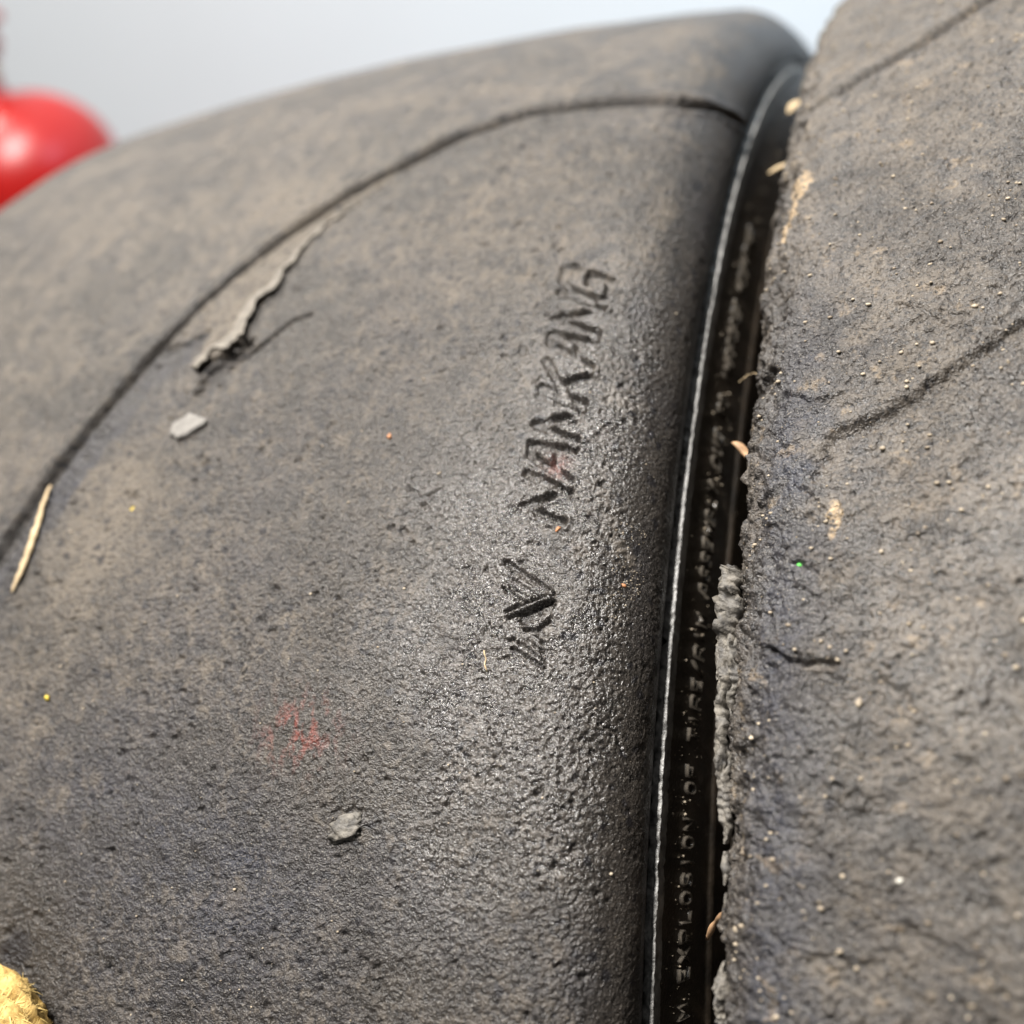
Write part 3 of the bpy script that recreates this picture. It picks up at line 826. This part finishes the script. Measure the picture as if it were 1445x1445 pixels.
# tan splinter by the groove
p = SL.path([(76, 688), (62, 725), (48, 770), (34, 808), (20, 838)])
o = tube('wood_splinter', surf_pts(SL, hL, p, .7, 24), [.25 + 1.0 * math.sin(math.pi * min(1, .12 + .86 * (i / 23))) * (.35 + .65 * i / 23) * (1 + .25 * math.sin(i * 2.1)) for i in range(24)], M_STRAW, sides=6, flat=.45)
tag(o, 'tan splinter lying on the dark band just below the groove', 'splinter')

# pale lint beside the emblem
o = tube('lint', surf_pts(SL, hL, SL.path([(683, 918), (686, 930), (685, 938), (688, 948)]), .25, 14), [.09 + .06 * math.sin(i) ** 2 for i in range(14)], M_STRAW, sides=5)
tag(o, 'short pale thread of lint beside the stamped emblem', 'lint')

# shreds of rubber hanging on the chewed edge of the right tyre
def t_at(v, x=10.0, r=286.0):
    best = (1e9, 0)
    for th in np.linspace(-25, 40, 900):
        a = math.radians(th); P = np.array([x, r * math.sin(a), r * math.cos(a)])
        q = (P - CAM) @ RM; e = abs(WPX / 2 - FPX * q[1] / -q[2] - v)
        if e < best[0]: best = (e, a * RT)
    return best[1]
def shred(px, rad, seed, lab, off=-1.0, mat=M_SHRED, n=110, sides=16, ragged=.55):
    """lumpy strip clinging to the side of the shoulder; px rows give the position along the edge"""
    ts = [t_at(v, SR.x0 - SR.hw + off, 292.5) for v in px]
    k = np.linspace(0, len(ts) - 1, n); t = np.interp(k, np.arange(len(ts)), ts)
    rr = np.interp(k, np.linspace(0, len(ts) - 1, len(rad)), rad)
    V = []
    for i in range(n):
        x = SR.x0 - SR.hw + off + .5 * float(gnoise(np.array([t[i] / 4]), np.array([seed * 1.3]), 401)[0])
        r = 292.5 + .8 * float(gnoise(np.array([t[i] / 7]), np.array([seed * 2.3]), 402)[0])
        for j in range(sides):
            a = 2 * math.pi * j / sides
            q = rr[i] * (1 + ragged * float(gnoise(np.array([t[i] / 2.8 + seed]), np.array([2.2 * math.cos(a) + 2.2 * math.sin(a) * .6]), 403)[0]) + .4 * float(gnoise(np.array([t[i] / .9]), np.array([4 * a / 3]), 404)[0]))
            th = t[i] / RT
            R_ = r + q * 1.7 * math.sin(a); X_ = x + q * .85 * math.cos(a)
            V.append((X_, R_ * math.sin(th), R_ * math.cos(th)))
    F = grid_faces(n, sides, wrap_c=True)
    me = bpy.data.meshes.new('rubber_shred')
    me.from_pydata([tuple(v) for v in to_world(V) - np.array(baseR)], [], [tuple(f) for f in F.tolist()] + [tuple(range(sides)), tuple(range((n - 1) * sides, n * sides))[::-1]])
    for p_ in me.polygons: p_.use_smooth = True
    o = link('rubber_shred', me, mat, tyreR)
    if lab: o['label'] = lab
shred([1120, 1060, 1000, 940, 880, 815, 803], [.4, 1.2, 1.4, 1.5, 2.1, 2.5, 2.2, 1.2], 1, 'long grey shred of rubber clinging to the tyre edge', -1.4)
shred([1190, 1150, 1110, 1060], [.4, 1.0, 1.3, .6], 2, None, -.4)
shred([1445, 1415, 1380, 1355], [.7, 1.1, 1.0, .3], 3, None, -.5)
shred([1330, 1300, 1260], [.3, .6, .3], 4, None, -.2)
shred([1010, 960, 900, 850, 820], [.5, 1.3, 1.6, 1.5, .6], 5, None, -.3)
shred([960, 920, 880, 840, 806], [.4, 1.0, 1.2, 1.4, .7], 6, None, -2.4)
shred([1445, 1400, 1370], [1.0, 1.4, .5], 8, None, -.1)
shred([1250, 1225, 1200], [.4, .9, .4], 9, None, -.2)

# bits caught in the gap (positions: mm outboard of the left shoulder, radius, along)
def gap_pt(x, r, t): return to_world([(x, r * math.sin(t / RT), r * math.cos(t / RT))])[0]
t0 = t_at(640)
o = tube('leaf_scrap', [gap_pt(9.2 + .6 * i, 288 + .25 * math.sin(i * .9) * 2, t0 + 1.4 - .35 * i - .12 * i * i * .3) for i in range(9)], [.25, .5, .75, .9, .95, .9, .8, .55, .2], M_LEAF, sides=6, flat=.35)
tag(o, 'curled tan scrap of dry leaf caught on the edge of the gap', 'leaf scrap')
t1 = t_at(1330, 8, 280); t2 = t_at(1275, 12, 287)
o = tube('twig', [np.array(gap_pt(7.4 + 5.4 * f, 277 + 10.5 * f, t1 + (t2 - t1) * f + .5 * math.sin(5 * f))) for f in np.linspace(0, 1, 16)], [.35 + .25 * math.sin(7 * f) ** 2 for f in np.linspace(0, 1, 16)], M_LEAF, sides=6)
tag(o, 'short brown twig wedged low in the gap between the tyres', 'twig')
t3 = t_at(240, 10, 287)
o = tube('straw', [gap_pt(8.0 + .7 * i, 286.5 + .25 * i, t3 + .5 * math.sin(i * .5)) for i in range(9)], [.3, .6, .8, .9, .9, .8, .7, .6, .4], M_STRAW, sides=6, flat=.5)
tag(o, 'blurred straw scrap bridging the far end of the gap', 'straw')
t4 = t_at(532, 10, 286)
o = tube('hair', [gap_pt(8.6 + .28 * i, 285.5 + .16 * i, t4 - .8 + .9 * math.sin(i * .22) + .12 * math.sin(i * 1.3)) for i in range(18)], [.07] * 18, M_STRAW, sides=5)
tag(o, 'thin pale hair sticking out of the tyre edge over the gap', 'hair')
t5 = t_at(155, 10, 287)
o = tube('dry_petal', [gap_pt(9.5 + .35 * i, 288 + .5 * math.sin(i * .6), t5 + 1.6 * (i - 4) * .9) for i in range(9)], [.3, .8, 1.2, 1.5, 1.6, 1.5, 1.2, .8, .3], M_STRAW, sides=8, flat=.4)
tag(o, 'blurred oval tan flake stuck in the gap near its far end', 'flake')

# single grains that stand out
def grain(sec, hf, u, v, r, mat, lab, seed, name='grain'):
    o = lump(name, sec, hf, sec.at(u, v), (r * .85, r * .6, r * .4), seed * 1.1, seed, mat, ICO2, .55, sink=.35)
    tag(o, lab, 'grain')
grain(SR, hR, 1127, 797, .55, M_GREEN, 'tiny bright green chip on the right tyre', 11)
grain(SR, hR, 1270, 1243, .55, M_WHITE, 'round white grain low on the right tyre, largest white one there', 12)
grain(SR, hR, 1213, 992, .75, M_SAND, 'tan pair of grains in the middle of the right tyre', 13)
grain(SR, hR, 1038, 1310, .75, M_SAND, 'large tan grain on the blue stained edge of the right tyre', 19)
grain(SL, hL, 68, 985, .8, M_YCHIP, 'yellow chip near the left side of the left tyre', 14)
grain(SL, hL, 186, 718, .7, M_YCHIP, 'small yellow chip in the brown dust below the grey crumb', 15)
grain(SL, hL, 551, 618, .6, M_ORANGE, 'orange chip left of the stamped name', 16)
grain(SL, hL, 880, 827, .55, M_ORANGE, 'orange chip near the tyre edge right of the emblem', 17)
grain(SL, hL, 788, 748, .6, M_ORANGE, 'orange chip just below the first stamped letter', 18)

# sand scattered over the treads and sidewall: uncountable
def scatter(name, pts, mat, label):
    V0, F0 = ICO1; Vs = []; Fs = []; k = 0
    g = np.random.default_rng(5)
    for P, n, r in pts:
        A = g.normal(size=(3, 3)); Q, _ = np.linalg.qr(A)
        V = (V0 * (1 + .25 * g.normal(size=(len(V0), 1)) * .6)) @ Q * (r * np.array([1, .8, .65]))
        Vs.append(V * .001 + np.array(P)); Fs.append(F0 + k); k += len(V0)
    V = np.concatenate(Vs); org = V.mean(0)
    o = link(name, mesh_np(name, V - org, np.concatenate(Fs)), mat); o.location = org
    tag(o, label, 'sand', kind='stuff')
def tread_sand(sec, hf, cnt, s0, s1, tA, tB, rmin, rmax, seed, power=3.0):
    g = np.random.default_rng(seed)
    s = g.uniform(s0, s1, cnt); t = g.uniform(tA, tB, cnt)
    k = sstep(-.35, .35, gnoise(s / 9, t / 9, seed)) > g.uniform(0, 1, cnt)
    s, t = s[k], t[k]
    h = (height_left if hf is hL else height_right)(s[None], t[None])[0]; r = rmin + (rmax - rmin) * g.uniform(0, 1, len(s)) ** power
    P = to_world(sec.point(s, t, h + r * .35))
    return [(P[i], None, r[i]) for i in range(len(s))]
e = -SR.smax
scatter('sand_grains', tread_sand(SR, hR, 6000, e + 7, e + 85, -135, 170, .09, .50, 21, 4), M_SAND, 'pale sand grains strewn over the right tyre')
scatter('sand_grains', tread_sand(SL, hL, 2200, -90, SL.smax - 6, -135, 150, .07, .34, 22, 4), M_SAND, 'pale sand grains sprinkled over the left tyre')
b_ = SL.at(890, 810)
scatter('sand_grains', tread_sand(SL, hL, 260, b_[0] - 4, b_[0] + 3, b_[1] - 9, b_[1] + 9, .06, .17, 23, 2), M_SAND, 'patch of golden sand by the left tyre edge beside the emblem')
g = np.random.default_rng(9); gp_ = []
for _ in range(520):
    t = g.uniform(-125, 60) if g.uniform() < .85 else g.uniform(60, 150); r = g.normal(275.5, 3.2)
    x = np.interp(-r, -WR[2:20], WX[2:20]) + .1
    gp_.append((gap_pt(x, r, t), None, .07 + .30 * g.uniform() ** 5))
scatter('sand_grains', gp_, M_SAND, 'specks of sand on the black sidewall inside the gap')

# ------------------------------------------------------------------ yellow foam lump, lower left corner
def foam():
    p = SL.at(0, 1474)
    P, a, b, n = SL.frame(*p); M = np.array([a[:], b[:], n[:]])
    V, F = ico(5)
    d = 1 + .07 * n3(V, 1.6, 501) + .05 * n3(V, 4.0, 503) + .035 * n3(V, 9.0, 505) + .03 * n3(V, 19.0, 507)
    V2 = V * d[:, None] * np.array([15.5, 14.5, 8.0])
    org = np.array(P) + np.array(n) * .0055
    root = empty('yellow_sponge', tuple(np.array(P)))
    tag(root, 'fuzzy lump of yellow fibrous sponge in the lower left corner on the left tyre', 'sponge')
    link('sponge_body', mesh_np('sponge_body', V2 @ M * .001 + org - np.array(P), F), M_FOAM, root)
    g = np.random.default_rng(3); Vs = []; Fs = []; k = 0
    idx = g.choice(np.where(V[:, 2] > -.35)[0], 3800)
    for i in idx:
        c = V2[i] * .985; nn = V[i] / np.array([15.5, 14.5, 8.0]); nn = nn / np.linalg.norm(nn)
        tg = g.normal(size=3); tg -= nn * (tg @ nn); tg /= np.linalg.norm(tg)
        L = g.uniform(.6, 2.6); up = g.uniform(.1, .9); w_ = np.cross(nn, tg) * g.uniform(.04, .11)
        pts = [c, c + tg * L * .5 + nn * L * up * .35, c + tg * L * .9 + nn * L * up * .5]
        for j, q in enumerate(pts): Vs += [q - w_ * (1 - .35 * j), q + w_ * (1 - .35 * j)]
        Fs += [(k, k + 1, k + 3, k + 2), (k + 2, k + 3, k + 5, k + 4)]; k += 6
    o = link('fibres', mesh_np('fibres', np.array(Vs) @ M * .001 + org - np.array(P), np.array(Fs)), M_FIBRE, root)
    o['kind'] = 'stuff'
foam()

# ------------------------------------------------------------------ red fire extinguisher standing behind
m, nt, b = new_mat('red_gloss_paint')
co = N(nt, 'ShaderNodeTexCoord').outputs['Object']
nt.links.new(mix(nt, noise(nt, co, 30, 3), (.31, .004, .003), (.36, .006, .004)), b.inputs['Base Color'])
b.inputs['Roughness'].default_value = .38
M_RED = m
M_BLACKP = simple_mat('black_plastic', (.02, .02, .02), .45, .2, 60)
M_DRED = simple_mat('dark_red_plastic', (.30, .03, .025), .45, .2, 60)
M_BRASS = simple_mat('brass', (.35, .25, .12), .4, .2, 60)
EX = (-0.730, 0.50)
EH = .560
def lathe(name, prof, mat, parent, n=64):
    V = []; F = []
    for r, z in prof:
        for k in range(n):
            a = 2 * math.pi * k / n; V.append((r * math.cos(a), r * math.sin(a), z))
    F = grid_faces(len(prof), n, wrap_c=True)
    return link(name, mesh_np(name, np.array(V), F), mat, parent)
ex = empty('fire_extinguisher', (EX[0], EX[1], 0))
tag(ex, 'glossy red fire extinguisher standing behind the left tyre', 'fire extinguisher')
prof = [(.0, .012), (.070, .0), (.078, .004), (.080, .015), (.080, EH - .075)]
prof += [(.080 * math.cos(a), EH - .075 + .068 * math.sin(a)) for a in np.linspace(0, 1.36, 14)[1:]] + [(.016, EH), (.016, EH + .012), (.0, EH + .012)]
lathe('body', prof, M_RED, ex)
lathe('neck', [(0, EH + .008), (.019, EH + .008), (.019, EH + .022), (.014, EH + .026), (.014, EH + .05), (0, EH + .05)], M_BRASS, ex, 24)
def bar(name, x0, z0, x1, z1, w_, h_, mat):
    bm = bmesh.new(); d = Vector((x1 - x0, 0, z1 - z0)); L = d.length
    box(bm, 0, L, -w_ / 2, w_ / 2, -h_ / 2, h_ / 2)
    bmesh.ops.bevel(bm, geom=bm.edges[:], offset=min(w_, h_) * .25, segments=2, affect='EDGES')
    o = bm_obj(name, bm, mat, ex, True); o.location = (x0, 0, z0); o.rotation_euler = (0, -math.atan2(d.z, d.x), 0); return o
bar('valve', -.022, EH + .036, .036, EH + .036, .030, .030, M_DRED)
bar('carry_handle', -.01, EH + .034, -.115, EH + .028, .022, .008, M_DRED)
bar('squeeze_lever', .050, EH + .050, -.12, EH + .085, .022, .008, M_DRED)
hp = [Vector((-.02 - .07 * math.sin(f * 1.6) , -.02 - .07 * math.sin(f * 1.6), EH + .04 - .33 * f * f)) for f in np.linspace(0, 1, 20)]
o = tube('hose', [np.array(q) for q in hp], [9] * 20, M_BLACKP, ex, (0, 0, 0), 10)
